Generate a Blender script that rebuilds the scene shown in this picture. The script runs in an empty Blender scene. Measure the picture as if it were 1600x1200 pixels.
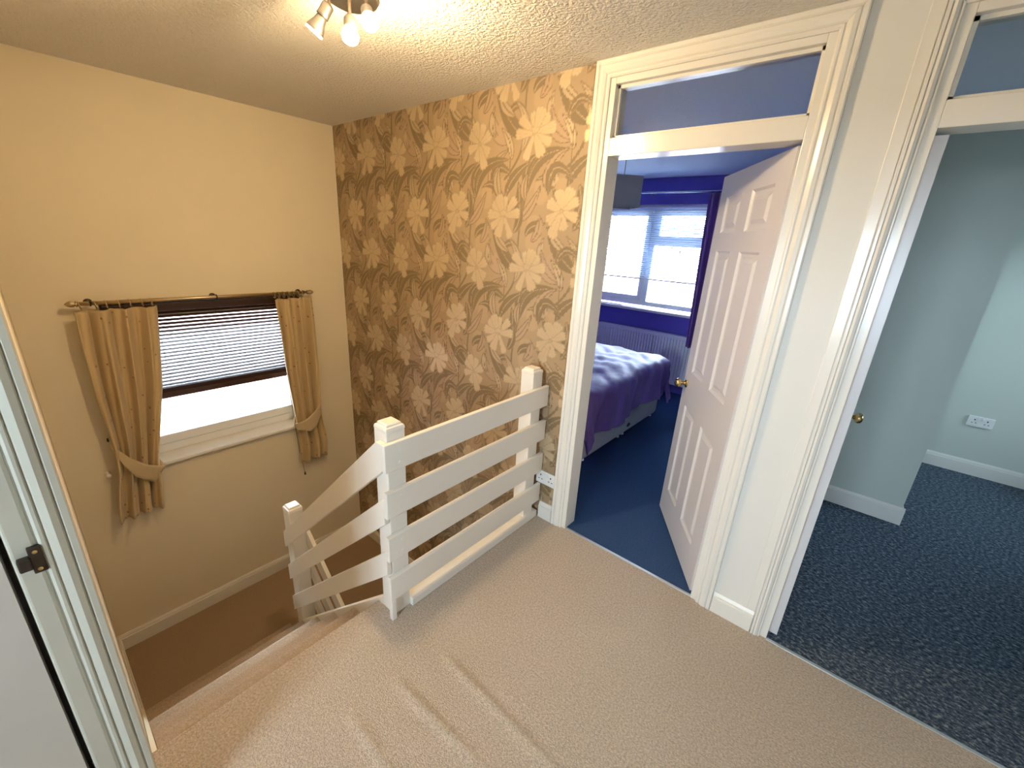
import bpy, math, random
import numpy as np
from mathutils import Matrix, Vector
random.seed(4); rng = np.random.default_rng(4)
PI = math.pi
scn = bpy.context.scene
C = scn.collection

# ------------------------------------------------------------------ camera
F_PX = 653.21
RIGHT = Vector((0.761131, 0.646211, 0.055586))
DOWN = Vector((0.249412, -0.212497, -0.944795))
FWD = Vector((-0.598726, 0.732977, -0.322911))
CAM = Vector((3.43818, -1.86732, 1.61775))
cd = bpy.data.cameras.new('camera'); cam = bpy.data.objects.new('camera', cd); C.objects.link(cam)
cd.sensor_width = 36.0; cd.lens = 36.0 * F_PX / 1600.0; cd.clip_start = 0.02
m = Matrix.Identity(4)
for i in range(3):
    m[i][0] = RIGHT[i]; m[i][1] = -DOWN[i]; m[i][2] = -FWD[i]; m[i][3] = CAM[i]
cam.matrix_world = m
scn.camera = cam

# ------------------------------------------------------------------ world, daylight, exposure
SKY = 80.0
w = bpy.data.worlds.new('overcast_sky'); scn.world = w; w.use_nodes = True
bg = w.node_tree.nodes['Background']
bg.inputs[0].default_value = (0.70, 0.85, 1.0, 1); bg.inputs[1].default_value = SKY
LAMP = 980.0            # radiance of the lit bulbs
scn.view_settings.view_transform = 'Standard'; scn.view_settings.look = 'None'
scn.view_settings.gamma = 1; scn.view_settings.use_curve_mapping = False
scn.view_settings.exposure = 0.0

def portal(name, loc, size, rot):
    l = bpy.data.lights.new(name, 'AREA'); l.shape = 'RECTANGLE'; l.size, l.size_y = size
    o = bpy.data.objects.new(name, l); C.objects.link(o); o.location = loc; o.rotation_euler = rot
    l.cycles.is_portal = True
# a light portal in each window opening (guides sky light, adds none)
portal('window_portal', (-0.2, -0.95, 0.6), (1.15, 1.18), (0, -PI/2, 0))
portal('window_portal', (1.30, 3.30, 1.5), (1.45, 1.15), (-PI/2, 0, 0))
portal('window_portal', (6.32, 2.3, 1.5), (0.5, 0.66), (0, PI/2, 0))
portal('window_portal', (3.2, -4.22, 1.45), (0.9, 0.7), (PI/2, 0, 0))

# ------------------------------------------------------------------ constants of the place
H = 2.37
YD = -1.885           # wall on the far side of the stairs
XE = 2.30             # wall with the door beside the stairs
ZH = -1.30            # half landing
RISE, GO, X0 = 1.30/6, 0.245, 2.05

# ------------------------------------------------------------------ materials
def mat(name, col, rough=0.5, metal=0.0, spec=0.5, var=0.0, vscale=8.0, bump=0.0, bscale=60.0, bdist=0.004, sheen=0.0, emit=None, coat=0.0, detail=3.0):
    mt = bpy.data.materials.new(name); mt.use_nodes = True
    nt = mt.node_tree; b = nt.nodes['Principled BSDF']
    b.inputs['Base Color'].default_value = (*col, 1); b.inputs['Roughness'].default_value = rough
    b.inputs['Metallic'].default_value = metal; b.inputs['Specular IOR Level'].default_value = spec
    b.inputs['Sheen Weight'].default_value = sheen; b.inputs['Coat Weight'].default_value = coat
    if emit:
        b.inputs['Emission Color'].default_value = (*emit[0], 1); b.inputs['Emission Strength'].default_value = emit[1]
    if var or bump:
        tc = nt.nodes.new('ShaderNodeTexCoord')
    if var:
        n = nt.nodes.new('ShaderNodeTexNoise'); n.inputs['Scale'].default_value = vscale; n.inputs['Detail'].default_value = detail
        nt.links.new(tc.outputs['Object'], n.inputs['Vector'])
        r = nt.nodes.new('ShaderNodeMapRange'); r.inputs[1].default_value = 0.25; r.inputs[2].default_value = 0.75
        r.inputs[3].default_value = 1 - var; r.inputs[4].default_value = 1 + var
        nt.links.new(n.outputs['Fac'], r.inputs[0])
        v = nt.nodes.new('ShaderNodeVectorMath'); v.operation = 'SCALE'; v.inputs[0].default_value = col
        nt.links.new(r.outputs[0], v.inputs['Scale']); nt.links.new(v.outputs[0], b.inputs['Base Color'])
    if bump:
        n2 = nt.nodes.new('ShaderNodeTexNoise'); n2.inputs['Scale'].default_value = bscale; n2.inputs['Detail'].default_value = detail
        nt.links.new(tc.outputs['Object'], n2.inputs['Vector'])
        bp = nt.nodes.new('ShaderNodeBump'); bp.inputs['Strength'].default_value = bump; bp.inputs['Distance'].default_value = bdist
        nt.links.new(n2.outputs['Fac'], bp.inputs['Height']); nt.links.new(bp.outputs[0], b.inputs['Normal'])
    return mt

M = {}
M['cream'] = mat('cream_paint', (0.81, 0.715, 0.53), 0.75, spec=0.3, var=0.02, vscale=3, bump=0.08, bscale=90, bdist=0.002)
M['landing_white'] = mat('pale_wall_paint', (0.78, 0.77, 0.72), 0.7, spec=0.3, bump=0.06, bscale=90, bdist=0.002)
M['artex'] = mat('stippled_ceiling', (0.80, 0.77, 0.72), 0.8, spec=0.3, bump=1.0, bscale=85, bdist=0.012, detail=2.0)
M['gloss'] = mat('gloss_white_paint', (0.82, 0.80, 0.74), 0.22, spec=0.5, bump=0.05, bscale=40, bdist=0.003)
M['dark_cream_gloss'] = mat('darker_cream_gloss', (0.53, 0.505, 0.41), 0.25, bump=0.06, bscale=40, bdist=0.003, var=0.05, vscale=5)  # darker cream than the gloss on the other frames
M['dark_cream_door'] = mat('darker_cream_door', (0.55, 0.50, 0.43), 0.4, var=0.05, vscale=5)  # darker cream than the paint of the other doors
M['rail_white'] = mat('satin_white_paint', (0.84, 0.80, 0.72), 0.38, spec=0.45, bump=0.05, bscale=50, bdist=0.002)
M['door_white'] = mat('door_white_paint', (0.76, 0.73, 0.72), 0.3, spec=0.5, bump=0.04, bscale=70, bdist=0.002)
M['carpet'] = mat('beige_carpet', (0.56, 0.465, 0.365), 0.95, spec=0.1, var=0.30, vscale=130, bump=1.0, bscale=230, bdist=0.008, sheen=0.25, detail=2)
M['dim_flight_carpet'] = mat('beige_carpet_dim_light', (0.43, 0.315, 0.21), 0.95, spec=0.1, var=0.2, vscale=150, bump=0.8, bscale=230, bdist=0.006, sheen=0.15, detail=2)  # same beige carpet, darkened for the dimmer lamplight on the flight
M['shaded_stair_carpet'] = mat('beige_carpet_shaded', (0.34, 0.23, 0.14), 0.95, spec=0.1, var=0.15, vscale=160, bump=0.7, bscale=230, bdist=0.006, sheen=0.1, detail=2)  # same beige carpet with the stairwell shade put into its colour
M['navy'] = mat('navy_carpet', (0.035, 0.075, 0.17), 0.95, spec=0.1, var=0.25, vscale=120, bump=0.5, bscale=220, bdist=0.005)
M['purple'] = mat('purple_wall_paint', (0.12, 0.095, 0.46), 0.7, spec=0.3)
M['bed_ceiling'] = mat('white_ceiling_blue_daylight', (0.72, 0.82, 0.95), 0.85, bump=0.4, bscale=70, bdist=0.008)  # white ceiling with the blue of the daylight mixed into its colour
M['sage'] = mat('pale_sage_paint', (0.60, 0.645, 0.575), 0.8, spec=0.3)
M['wood_dark'] = mat('dark_brown_slats', (0.045, 0.018, 0.012), 0.45)
M['upvc'] = mat('white_upvc', (0.88, 0.90, 0.92), 0.35)
M['blind_slat'] = mat('white_slats_blue_shade', (0.55, 0.66, 0.85), 0.4)  # white slats, their bluish backlit shade put into the colour
M['brass'] = mat('antique_brass', (0.62, 0.45, 0.20), 0.25, metal=1.0)
M['brass_dull'] = mat('dull_brass_pole', (0.55, 0.44, 0.28), 0.33, metal=1.0)
M['bronze'] = mat('dark_bronze', (0.05, 0.035, 0.025), 0.45, metal=0.6)
M['steel'] = mat('brushed_steel', (0.20, 0.185, 0.17), 0.42, metal=1.0)
M['chrome'] = mat('chrome', (0.85, 0.87, 0.9), 0.12, metal=1.0)
M['alu'] = mat('aluminium_strip', (0.75, 0.77, 0.78), 0.35, metal=0.9)
M['plastic'] = mat('white_plastic', (0.82, 0.83, 0.80), 0.35)
M['hole'] = mat('socket_black', (0.012, 0.012, 0.012), 0.6)
M['bulb'] = mat('lit_bulb', (1, 0.9, 0.7), 0.4, emit=((1.0, 0.73, 0.40), LAMP))
M['bulb_spot'] = mat('spot_bulb_face', (0.9, 0.85, 0.75), 0.3, emit=((1.0, 0.73, 0.40), LAMP*0.6))
M['duvet'] = mat('purple_satin', (0.15, 0.09, 0.32), 0.55, spec=0.35, sheen=0.1, bump=0.25, bscale=14, bdist=0.02)
M['divan'] = mat('pale_grey_fabric', (0.62, 0.62, 0.60), 0.85)
M['mattress'] = mat('mattress_white', (0.75, 0.75, 0.76), 0.85)
M['radiator'] = mat('radiator_white', (0.78, 0.79, 0.80), 0.35)
M['purple_cloth'] = mat('purple_curtain_cloth', (0.14, 0.045, 0.28), 0.7, sheen=0.3)
M['shade'] = mat('grey_lampshade', (0.42, 0.42, 0.41), 0.85)
M['flex'] = mat('grey_flex', (0.2, 0.2, 0.2), 0.6)
M['tieback'] = mat('gold_tieback_cloth', (0.55, 0.43, 0.25), 0.7, sheen=0.2)
M['brick'] = mat('pale_pink_brick', (0.26, 0.195, 0.18), 0.9, var=0.15, vscale=5)
M['rooftile'] = mat('grey_roof_tile', (0.28, 0.24, 0.22), 0.9, var=0.2, vscale=3)
M['lawn'] = mat('pale_paving', (0.68, 0.66, 0.64), 1.0, var=0.06)
M['bark'] = mat('bark', (0.12, 0.10, 0.09), 0.9)
M['dim'] = mat('dim_interior', (0.25, 0.26, 0.28), 0.5)

def glass_mat(name, tint, fac, rough=0.02):
    g = bpy.data.materials.new(name); g.use_nodes = True; nt = g.node_tree; nt.nodes.clear()
    o = nt.nodes.new('ShaderNodeOutputMaterial'); mx = nt.nodes.new('ShaderNodeMixShader')
    t = nt.nodes.new('ShaderNodeBsdfTransparent'); gl = nt.nodes.new('ShaderNodeBsdfGlossy')
    fr = nt.nodes.new('ShaderNodeFresnel'); fr.inputs[0].default_value = fac
    t.inputs[0].default_value = (*tint, 1); gl.inputs['Roughness'].default_value = rough
    nt.links.new(fr.outputs[0], mx.inputs[0]); nt.links.new(t.outputs[0], mx.inputs[1]); nt.links.new(gl.outputs[0], mx.inputs[2])
    nt.links.new(mx.outputs[0], o.inputs[0]); return g
M['glass'] = glass_mat('clear_glass', (0.95, 0.97, 0.98), 1.45)

def fleck_mat():          # blue grey mottled carpet
    mt = mat('blue_grey_fleck_carpet', (0.13, 0.17, 0.21), 0.95, spec=0.1, bump=0.8, bscale=150, bdist=0.01, detail=2)
    nt = mt.node_tree; b = nt.nodes['Principled BSDF']; tc = nt.nodes.new('ShaderNodeTexCoord')
    mp = nt.nodes.new('ShaderNodeMapping'); mp.inputs['Scale'].default_value = (55, 85, 60); mp.inputs['Rotation'].default_value = (0, 0, 0.5)
    n = nt.nodes.new('ShaderNodeTexNoise'); n.inputs['Scale'].default_value = 1.0; n.inputs['Detail'].default_value = 4; n.inputs['Roughness'].default_value = 0.7
    r = nt.nodes.new('ShaderNodeValToRGB')
    r.color_ramp.elements[0].position = 0.36; r.color_ramp.elements[0].color = (0.02, 0.035, 0.06, 1)
    r.color_ramp.elements[1].position = 0.68; r.color_ramp.elements[1].color = (0.36, 0.39, 0.40, 1)
    e = r.color_ramp.elements.new(0.52); e.color = (0.085, 0.12, 0.165, 1)
    nt.links.new(tc.outputs['Object'], mp.inputs[0]); nt.links.new(mp.outputs[0], n.inputs['Vector'])
    nt.links.new(n.outputs['Fac'], r.inputs[0]); nt.links.new(r.outputs[0], b.inputs['Base Color'])
    return mt
M['fleck'] = fleck_mat()

def curtain_mat():        # gold cloth with small scattered dark motifs
    mt = mat('gold_curtain_cloth', (0.60, 0.45, 0.24), 0.6, sheen=0.25)
    nt = mt.node_tree; b = nt.nodes['Principled BSDF']; tc = nt.nodes.new('ShaderNodeTexCoord')
    v = nt.nodes.new('ShaderNodeTexVoronoi'); v.inputs['Scale'].default_value = 24
    mp = nt.nodes.new('ShaderNodeMapping'); mp.inputs['Scale'].default_value = (0.3, 1, 0.7)
    mr = nt.nodes.new('ShaderNodeMapRange'); mr.inputs[1].default_value = 0.09; mr.inputs[2].default_value = 0.14
    mix = nt.nodes.new('ShaderNodeMix'); mix.data_type = 'RGBA'
    mix.inputs[6].default_value = (0.25, 0.13, 0.05, 1); mix.inputs[7].default_value = (0.57, 0.42, 0.215, 1)
    nt.links.new(tc.outputs['Object'], mp.inputs[0]); nt.links.new(mp.outputs[0], v.inputs['Vector'])
    nt.links.new(v.outputs['Distance'], mr.inputs[0]); nt.links.new(mr.outputs[0], mix.inputs[0])
    nt.links.new(mix.outputs[2], b.inputs['Base Color']); return mt
M['curtain'] = curtain_mat()

def paper_mat():
    mt = mat('floral_wallpaper', (0.4, 0.3, 0.2), 0.55, spec=0.4, bump=0.1, bscale=350, bdist=0.001)
    nt = mt.node_tree; b = nt.nodes['Principled BSDF']
    a = nt.nodes.new('ShaderNodeAttribute'); a.attribute_name = 'print_colour'
    s = nt.nodes.new('ShaderNodeAttribute'); s.attribute_name = 'print_shine'
    r = nt.nodes.new('ShaderNodeMapRange'); r.inputs[3].default_value = 0.6; r.inputs[4].default_value = 0.42
    r2 = nt.nodes.new('ShaderNodeMapRange'); r2.inputs[3].default_value = 0.0; r2.inputs[4].default_value = 0.3
    nt.links.new(a.outputs['Color'], b.inputs['Base Color']); nt.links.new(s.outputs['Fac'], r.inputs[0]); nt.links.new(s.outputs['Fac'], r2.inputs[0])
    nt.links.new(r.outputs[0], b.inputs['Roughness']); nt.links.new(r2.outputs[0], b.inputs['Metallic']); return mt
M['paper'] = paper_mat()

# ------------------------------------------------------------------ mesh helpers
class MB:
    def __init__(s): s.v = []; s.f = []
    def add(s, vs, fs):
        k = len(s.v); s.v += [tuple(map(float, p)) for p in vs]; s.f += [tuple(k+i for i in q) for q in fs]; return s
    def box(s, x0, y0, z0, x1, y1, z1):
        if x0 > x1: x0, x1 = x1, x0
        if y0 > y1: y0, y1 = y1, y0
        if z0 > z1: z0, z1 = z1, z0
        return s.add([(x0,y0,z0),(x1,y0,z0),(x1,y1,z0),(x0,y1,z0),(x0,y0,z1),(x1,y0,z1),(x1,y1,z1),(x0,y1,z1)],
              [(0,3,2,1),(4,5,6,7),(0,1,5,4),(1,2,6,5),(2,3,7,6),(3,0,4,7)])
    def loft(s, rings, cap=True, closed=True):
        k = len(rings[0]); vs = [p for r in rings for p in r]; fs = []
        for i in range(len(rings)-1):
            for j in range(k if closed else k-1):
                j2 = (j+1) % k; fs.append((i*k+j, i*k+j2, (i+1)*k+j2, (i+1)*k+j))
        if cap:
            fs.append(tuple(range(k-1, -1, -1))); fs.append(tuple(range((len(rings)-1)*k, len(rings)*k)))
        return s.add(vs, fs)
    def prism(s, pts, a, b, axis='y'):       # polygon in the other two axes, extruded a..b
        def P(p, t): return {'x': (t, p[0], p[1]), 'y': (p[0], t, p[1]), 'z': (p[0], p[1], t)}[axis]
        return s.loft([[P(p, a) for p in pts], [P(p, b) for p in pts]])
    def tube(s, path, r, n=8, cap=True):
        path = [Vector(p) for p in path]; rings = []; up = None
        for i, p in enumerate(path):
            d = (path[min(i+1, len(path)-1)] - path[max(i-1, 0)]).normalized()
            if up is None: up = d.orthogonal().normalized()
            up = (up - d*up.dot(d)).normalized(); sd = d.cross(up)
            rr = r[i] if isinstance(r, (list, tuple)) else r
            rings.append([tuple(p + (up*math.cos(2*PI*j/n) + sd*math.sin(2*PI*j/n))*rr) for j in range(n)])
        return s.loft(rings, cap)
    def lathe(s, base, axis, prof, n=16):    # prof: (distance along axis, radius)
        a = Vector(axis).normalized(); u = a.orthogonal().normalized(); v = a.cross(u); b = Vector(base)
        return s.loft([[tuple(b + a*t + (u*math.cos(2*PI*j/n) + v*math.sin(2*PI*j/n))*max(r, 1e-4)) for j in range(n)] for t, r in prof])
    def torus(s, c, axis, R, r, n=16, k=6):
        a = Vector(axis).normalized(); u = a.orthogonal().normalized(); v = a.cross(u); c = Vector(c); rings = []
        for i in range(n+1):
            t = 2*PI*i/n; d = u*math.cos(t) + v*math.sin(t)
            rings.append([tuple(c + d*(R + r*math.cos(2*PI*j/k)) + a*r*math.sin(2*PI*j/k)) for j in range(k)])
        return s.loft(rings, False)
    def xf(s, fn): s.v = [tuple(fn(Vector(p))) for p in s.v]; return s
    def build(s, name, material, parent=None, smooth=False, bevel=0.0, seg=2):
        me = bpy.data.meshes.new(name); me.from_pydata(s.v, [], s.f); me.update()
        o = bpy.data.objects.new(name, me); C.objects.link(o); me.materials.append(M[material] if isinstance(material, str) else material)
        import bmesh
        bm = bmesh.new(); bm.from_mesh(me); bmesh.ops.recalc_face_normals(bm, faces=bm.faces); bm.to_mesh(me); bm.free()
        if smooth:
            for p in me.polygons: p.use_smooth = True
        if bevel:
            md = o.modifiers.new('bevel', 'BEVEL'); md.width = bevel; md.segments = seg; md.limit_method = 'ANGLE'; md.angle_limit = 0.6
        if parent is not None: adopt(o, parent)
        return o
def adopt(o, parent):
    o.parent = parent
    o.matrix_parent_inverse = Matrix.Translation(-Vector(root_loc(parent)))
def root_loc(p):
    loc = Vector(p.location)
    return loc if p.parent is None else Vector((0, 0, 0)) + loc + (root_loc(p.parent) + p.matrix_parent_inverse.translation)
def thing(name, label, cat, loc=(0, 0, 0), group=None, kind=None):
    o = bpy.data.objects.new(name, None); C.objects.link(o); o.location = loc; o.empty_display_size = 0.1
    return tag(o, label, cat, group, kind)
def tag(o, label=None, cat=None, group=None, kind=None):
    if label: o['label'] = label
    if cat: o['category'] = cat
    if group: o['group'] = group
    if kind: o['kind'] = kind
    return o
def struct(mb, name, material, label, cat, **k): return tag(mb.build(name, material, **k), label, cat, kind='structure')
def box(*a): return MB().box(*a)
def sheet(fn, nu, nv):     # grid surface
    mb = MB(); vs = [fn(i/nu, j/nv) for j in range(nv+1) for i in range(nu+1)]
    return mb.add(vs, [(j*(nu+1)+i, j*(nu+1)+i+1, (j+1)*(nu+1)+i+1, (j+1)*(nu+1)+i) for j in range(nv) for i in range(nu)])
def solid(o, t, off=0):
    md = o.modifiers.new('thickness', 'SOLIDIFY'); md.thickness = t; md.offset = off; return o

# ================================================================== SETTING
# ---- landing floor with slight rucks in the carpet
def floor_fn(u, v):
    x = X0 + u*(4.6 - X0); y = -4.0 + v*4.0
    z = 0.0
    for (yr, x0r, x1r, a, sl) in ((-1.03, 2.45, 3.2, .012, -.03), (-1.225, 2.38, 3.0, .012, .05), (-1.40, 2.35, 2.8, .010, -.02), (-0.97, 2.7, 2.95, .006, .06)):
        e = max(0.0, min(1.0, (x-x0r)/.12))*max(0.0, min(1.0, (x1r-x)/.25))
        z += a*e*math.exp(-((y-yr-sl*(x-x0r))/.020)**2)
    return (x, y, z)
fl = sheet(floor_fn, 90, 400)
struct(fl, 'floor', 'carpet', 'worn beige carpet covering the upstairs landing', 'floor', smooth=True)
struct(box(X0+.012, -4.0, -0.25, 4.6, 0, -0.006), 'floor_slab', 'shaded_stair_carpet', 'carpeted edge of the landing floor above the stairwell', 'floor')
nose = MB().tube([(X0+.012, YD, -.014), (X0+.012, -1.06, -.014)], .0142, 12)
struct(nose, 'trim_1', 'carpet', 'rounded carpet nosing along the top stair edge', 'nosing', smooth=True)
struct(box(0, YD, ZH-.12, .84, 0, ZH).box(.84, -1.05, ZH-.12, 1.04, 0, ZH), 'floor_half_landing', 'shaded_stair_carpet', 'beige carpeted half landing in shaded colour below the stair window', 'floor')
struct(box(-.3, -2.4, -2.75, 4.0, .1, -2.65), 'floor_hall', 'shaded_stair_carpet', 'beige carpet coloured as in shade at the foot of the lower stairs', 'floor')
struct(box(-.3, -4.3, H, 4.9, .0, H+.15), 'ceiling', 'artex', 'stippled white ceiling over the landing and stairs', 'ceiling')
struct(box(-.3, .0, H, 3.35, 3.4, H+.15), 'ceiling_bedroom', 'bed_ceiling', 'white textured bedroom ceiling seen through the doorway', 'ceiling')
struct(box(3.35, .0, H, 6.5, 3.4, H+.15), 'ceiling_side_room', 'bed_ceiling', 'white ceiling of the grey carpeted room', 'ceiling')
# ---- window wall A with its opening
WY0, WY1, WZ0, WZ1 = -1.54, -0.36, 0.03, 1.132
a = MB()
a.box(-.28, -4.2, -2.7, 0, WY0, H).box(-.28, WY1, -2.7, 0, .0, H).box(-.28, WY0, -2.7, 0, WY1, WZ0).box(-.28, WY0, WZ1, 0, WY1, H)
struct(a, 'wall_window', 'cream', 'cream painted wall with the stair window', 'wall')
# ---- wall D beside the stairs, and the wall with the left door
struct(box(0, YD-.1, -2.7, XE-.1, YD, H), 'wall_stairs', 'cream', 'cream side wall running along the stair flight', 'wall')
DY0, DY1 = -1.974, -2.73
e = MB()
e.box(XE-.1, YD-.055, -2.7, XE, YD, H).box(XE-.1, -4.2, -.3, XE, DY1-.037, H).box(XE-.1, DY1-.037, 2.05, XE, YD-.055, H)
struct(e, 'wall_left', 'landing_white', 'pale landing wall holding the door beside the stairs', 'wall')
struct(box(1.9, -2.9, -.3, 1.95, YD-.1, H).box(1.95, -2.9, -.3, XE-.1, -2.85, H).box(1.95, -2.85, -.3, XE-.1, YD-.1, 0), 'wall_cupboard', 'landing_white', 'dim cupboard wall behind the left door', 'wall')
# ---- wall B: wallpaper and two doorways
XI0, XI1 = 2.391, 3.132
XF0, XF1 = 3.467, 4.32
J = 0.03
b = MB()
b.box(-.28, .002, -2.7, XI0-J, .1, H).box(XI0-J, .002, -2.7, 3.4, .1, -.3).box(XI1+J, 0, -.3, XF0-J, .1, H).box(XF1+J, 0, -.3, 5.0, .1, H)
b.box(XI0-J, 0, 2.30, XI1+J, .1, H).box(XF0-J, 0, 2.30, XF1+J, .1, H)
struct(b, 'wall_doors', 'landing_white', 'pale wall around the two bedroom doorways', 'wall')
struct(box(4.6, -4.2, -.3, 4.75, 0, H), 'wall_right', 'landing_white', 'pale landing wall right of the second doorway', 'wall')
bk = MB()
bk.box(XE-.1, -4.2, -.3, 2.75, -4.0, H).box(3.65, -4.2, -.3, 4.7, -4.0, H).box(2.75, -4.2, -.3, 3.65, -4.0, 1.10).box(2.75, -4.2, 1.80, 3.65, -4.0, H)
struct(bk, 'wall_back', 'landing_white', 'pale landing wall with an added window behind the viewpoint', 'wall')
# ---- under the landing
struct(box(3.3, -2.4, -2.7, 3.4, .1, -.25).box(-.1, -2.0, -2.7, 3.4, -1.985, -.26), 'wall_hall', 'cream', 'cream hall wall at the bottom of the stairs', 'wall')
# ---- bedroom
BYW = 3.06
b = MB()
BX0, BX1, BZ0, BZ1 = 0.60, 2.02, 0.93, 2.10
b.box(-.28, BYW, -.3, BX0, BYW+.28, H).box(BX1, BYW, -.3, 3.35, BYW+.28, H).box(BX0, BYW, -.3, BX1, BYW+.28, BZ0).box(BX0, BYW, BZ1, BX1, BYW+.28, H)
struct(b, 'wall_bedroom_window', 'purple', 'deep purple bedroom wall around the window', 'wall')
struct(box(-.28, .1, -.3, 0, BYW, H), 'wall_bedroom_left', 'purple', 'purple bedroom wall behind the bed head', 'wall')
struct(box(3.30, .1, -.3, 3.38, BYW, H), 'wall_bedroom_right', 'bed_ceiling', 'white partition between the two rooms', 'wall')
struct(box(0, .1, -.3, 3.30, BYW, 0.0).box(XI0-J, .0, -.3, XI1+J, .1, .0), 'floor_bedroom', 'navy', 'dark navy blue carpet in the bedroom', 'floor')
# ---- side room
SYW = 2.97
struct(box(3.38, .1, -.3, 6.2, SYW, 0.0).box(XF0-J, .0, -.3, XF1+J, .1, .0), 'floor_side_room', 'fleck', 'mottled blue grey carpet in the right hand room', 'floor')
struct(box(3.38, SYW, -.3, 6.5, SYW+.3, H), 'wall_side_room_far', 'sage', 'pale sage far wall of the right hand room', 'wall')
struct(box(3.38, 1.595, 0, 3.945, SYW, H), 'wall_side_room_return', 'sage', 'pale sage projecting wall corner in the right hand room', 'wall')
s = MB()
s.box(6.2, .1, -.3, 6.5, 1.97, H).box(6.2, 2.63, -.3, 6.5, SYW+.3, H).box(6.2, 1.97, -.3, 6.5, 2.63, 1.25).box(6.2, 1.97, 1.75, 6.5, 2.63, H).box(5.0, 0, -.3, 6.5, .1, H)
struct(s, 'wall_side_room_right', 'sage', 'pale sage wall with the added side room window', 'wall')

# ---- skirting boards
def skirt(name, p0, p1, n, z0, h, label, t=.016, material='gloss'):
    p0 = Vector((*p0, 0)); p1 = Vector((*p1, 0)); n = Vector((*n, 0))
    prof = [(0, 0), (t, 0), (t, h*.78), (t*.75, h*.80), (t*.75, h*.88), (t*.35, h), (0, h)]
    mb = MB().loft([[tuple(p + n*d + Vector((0, 0, z0+z))) for d, z in prof] for p in (p0, p1)])
    return struct(mb, name, material, label, 'skirting board')
skirt('baseboard_window', (0, YD), (0, 0), (1, 0), ZH, .125, 'cream skirting board under the stair window wall', material='rail_white')
skirt('baseboard_stairs', (.016, YD), (.84, YD), (0, 1), ZH, .125, 'cream skirting board along the stair side wall', material='rail_white')
skirt('baseboard_wallpaper', (.016, 0), (1.04, 0), (0, -1), ZH, .125, 'cream skirting board at the foot of the wallpaper', material='rail_white')
skirt('baseboard_socket', (2.197, 0), (2.292, 0), (0, -1), 0, .105, 'short white skirting board under the socket', t=.02)
skirt('baseboard_pier', (3.228, 0), (3.40, 0), (0, -1), 0, .105, 'short white skirting board between the two doorways', t=.02)
skirt('baseboard_side_far', (3.96, SYW), (6.2, SYW), (0, -1), 0, .12, 'white skirting board on the far sage wall')
skirt('baseboard_side_return', (3.38, 1.595), (3.961, 1.595), (0, -1), 0, .12, 'white skirting board on the projecting sage wall')
skirt('baseboard_side_end', (3.945, 1.58), (3.945, SYW), (1, 0), 0, .12, 'white skirting board round the projecting wall end')

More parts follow.
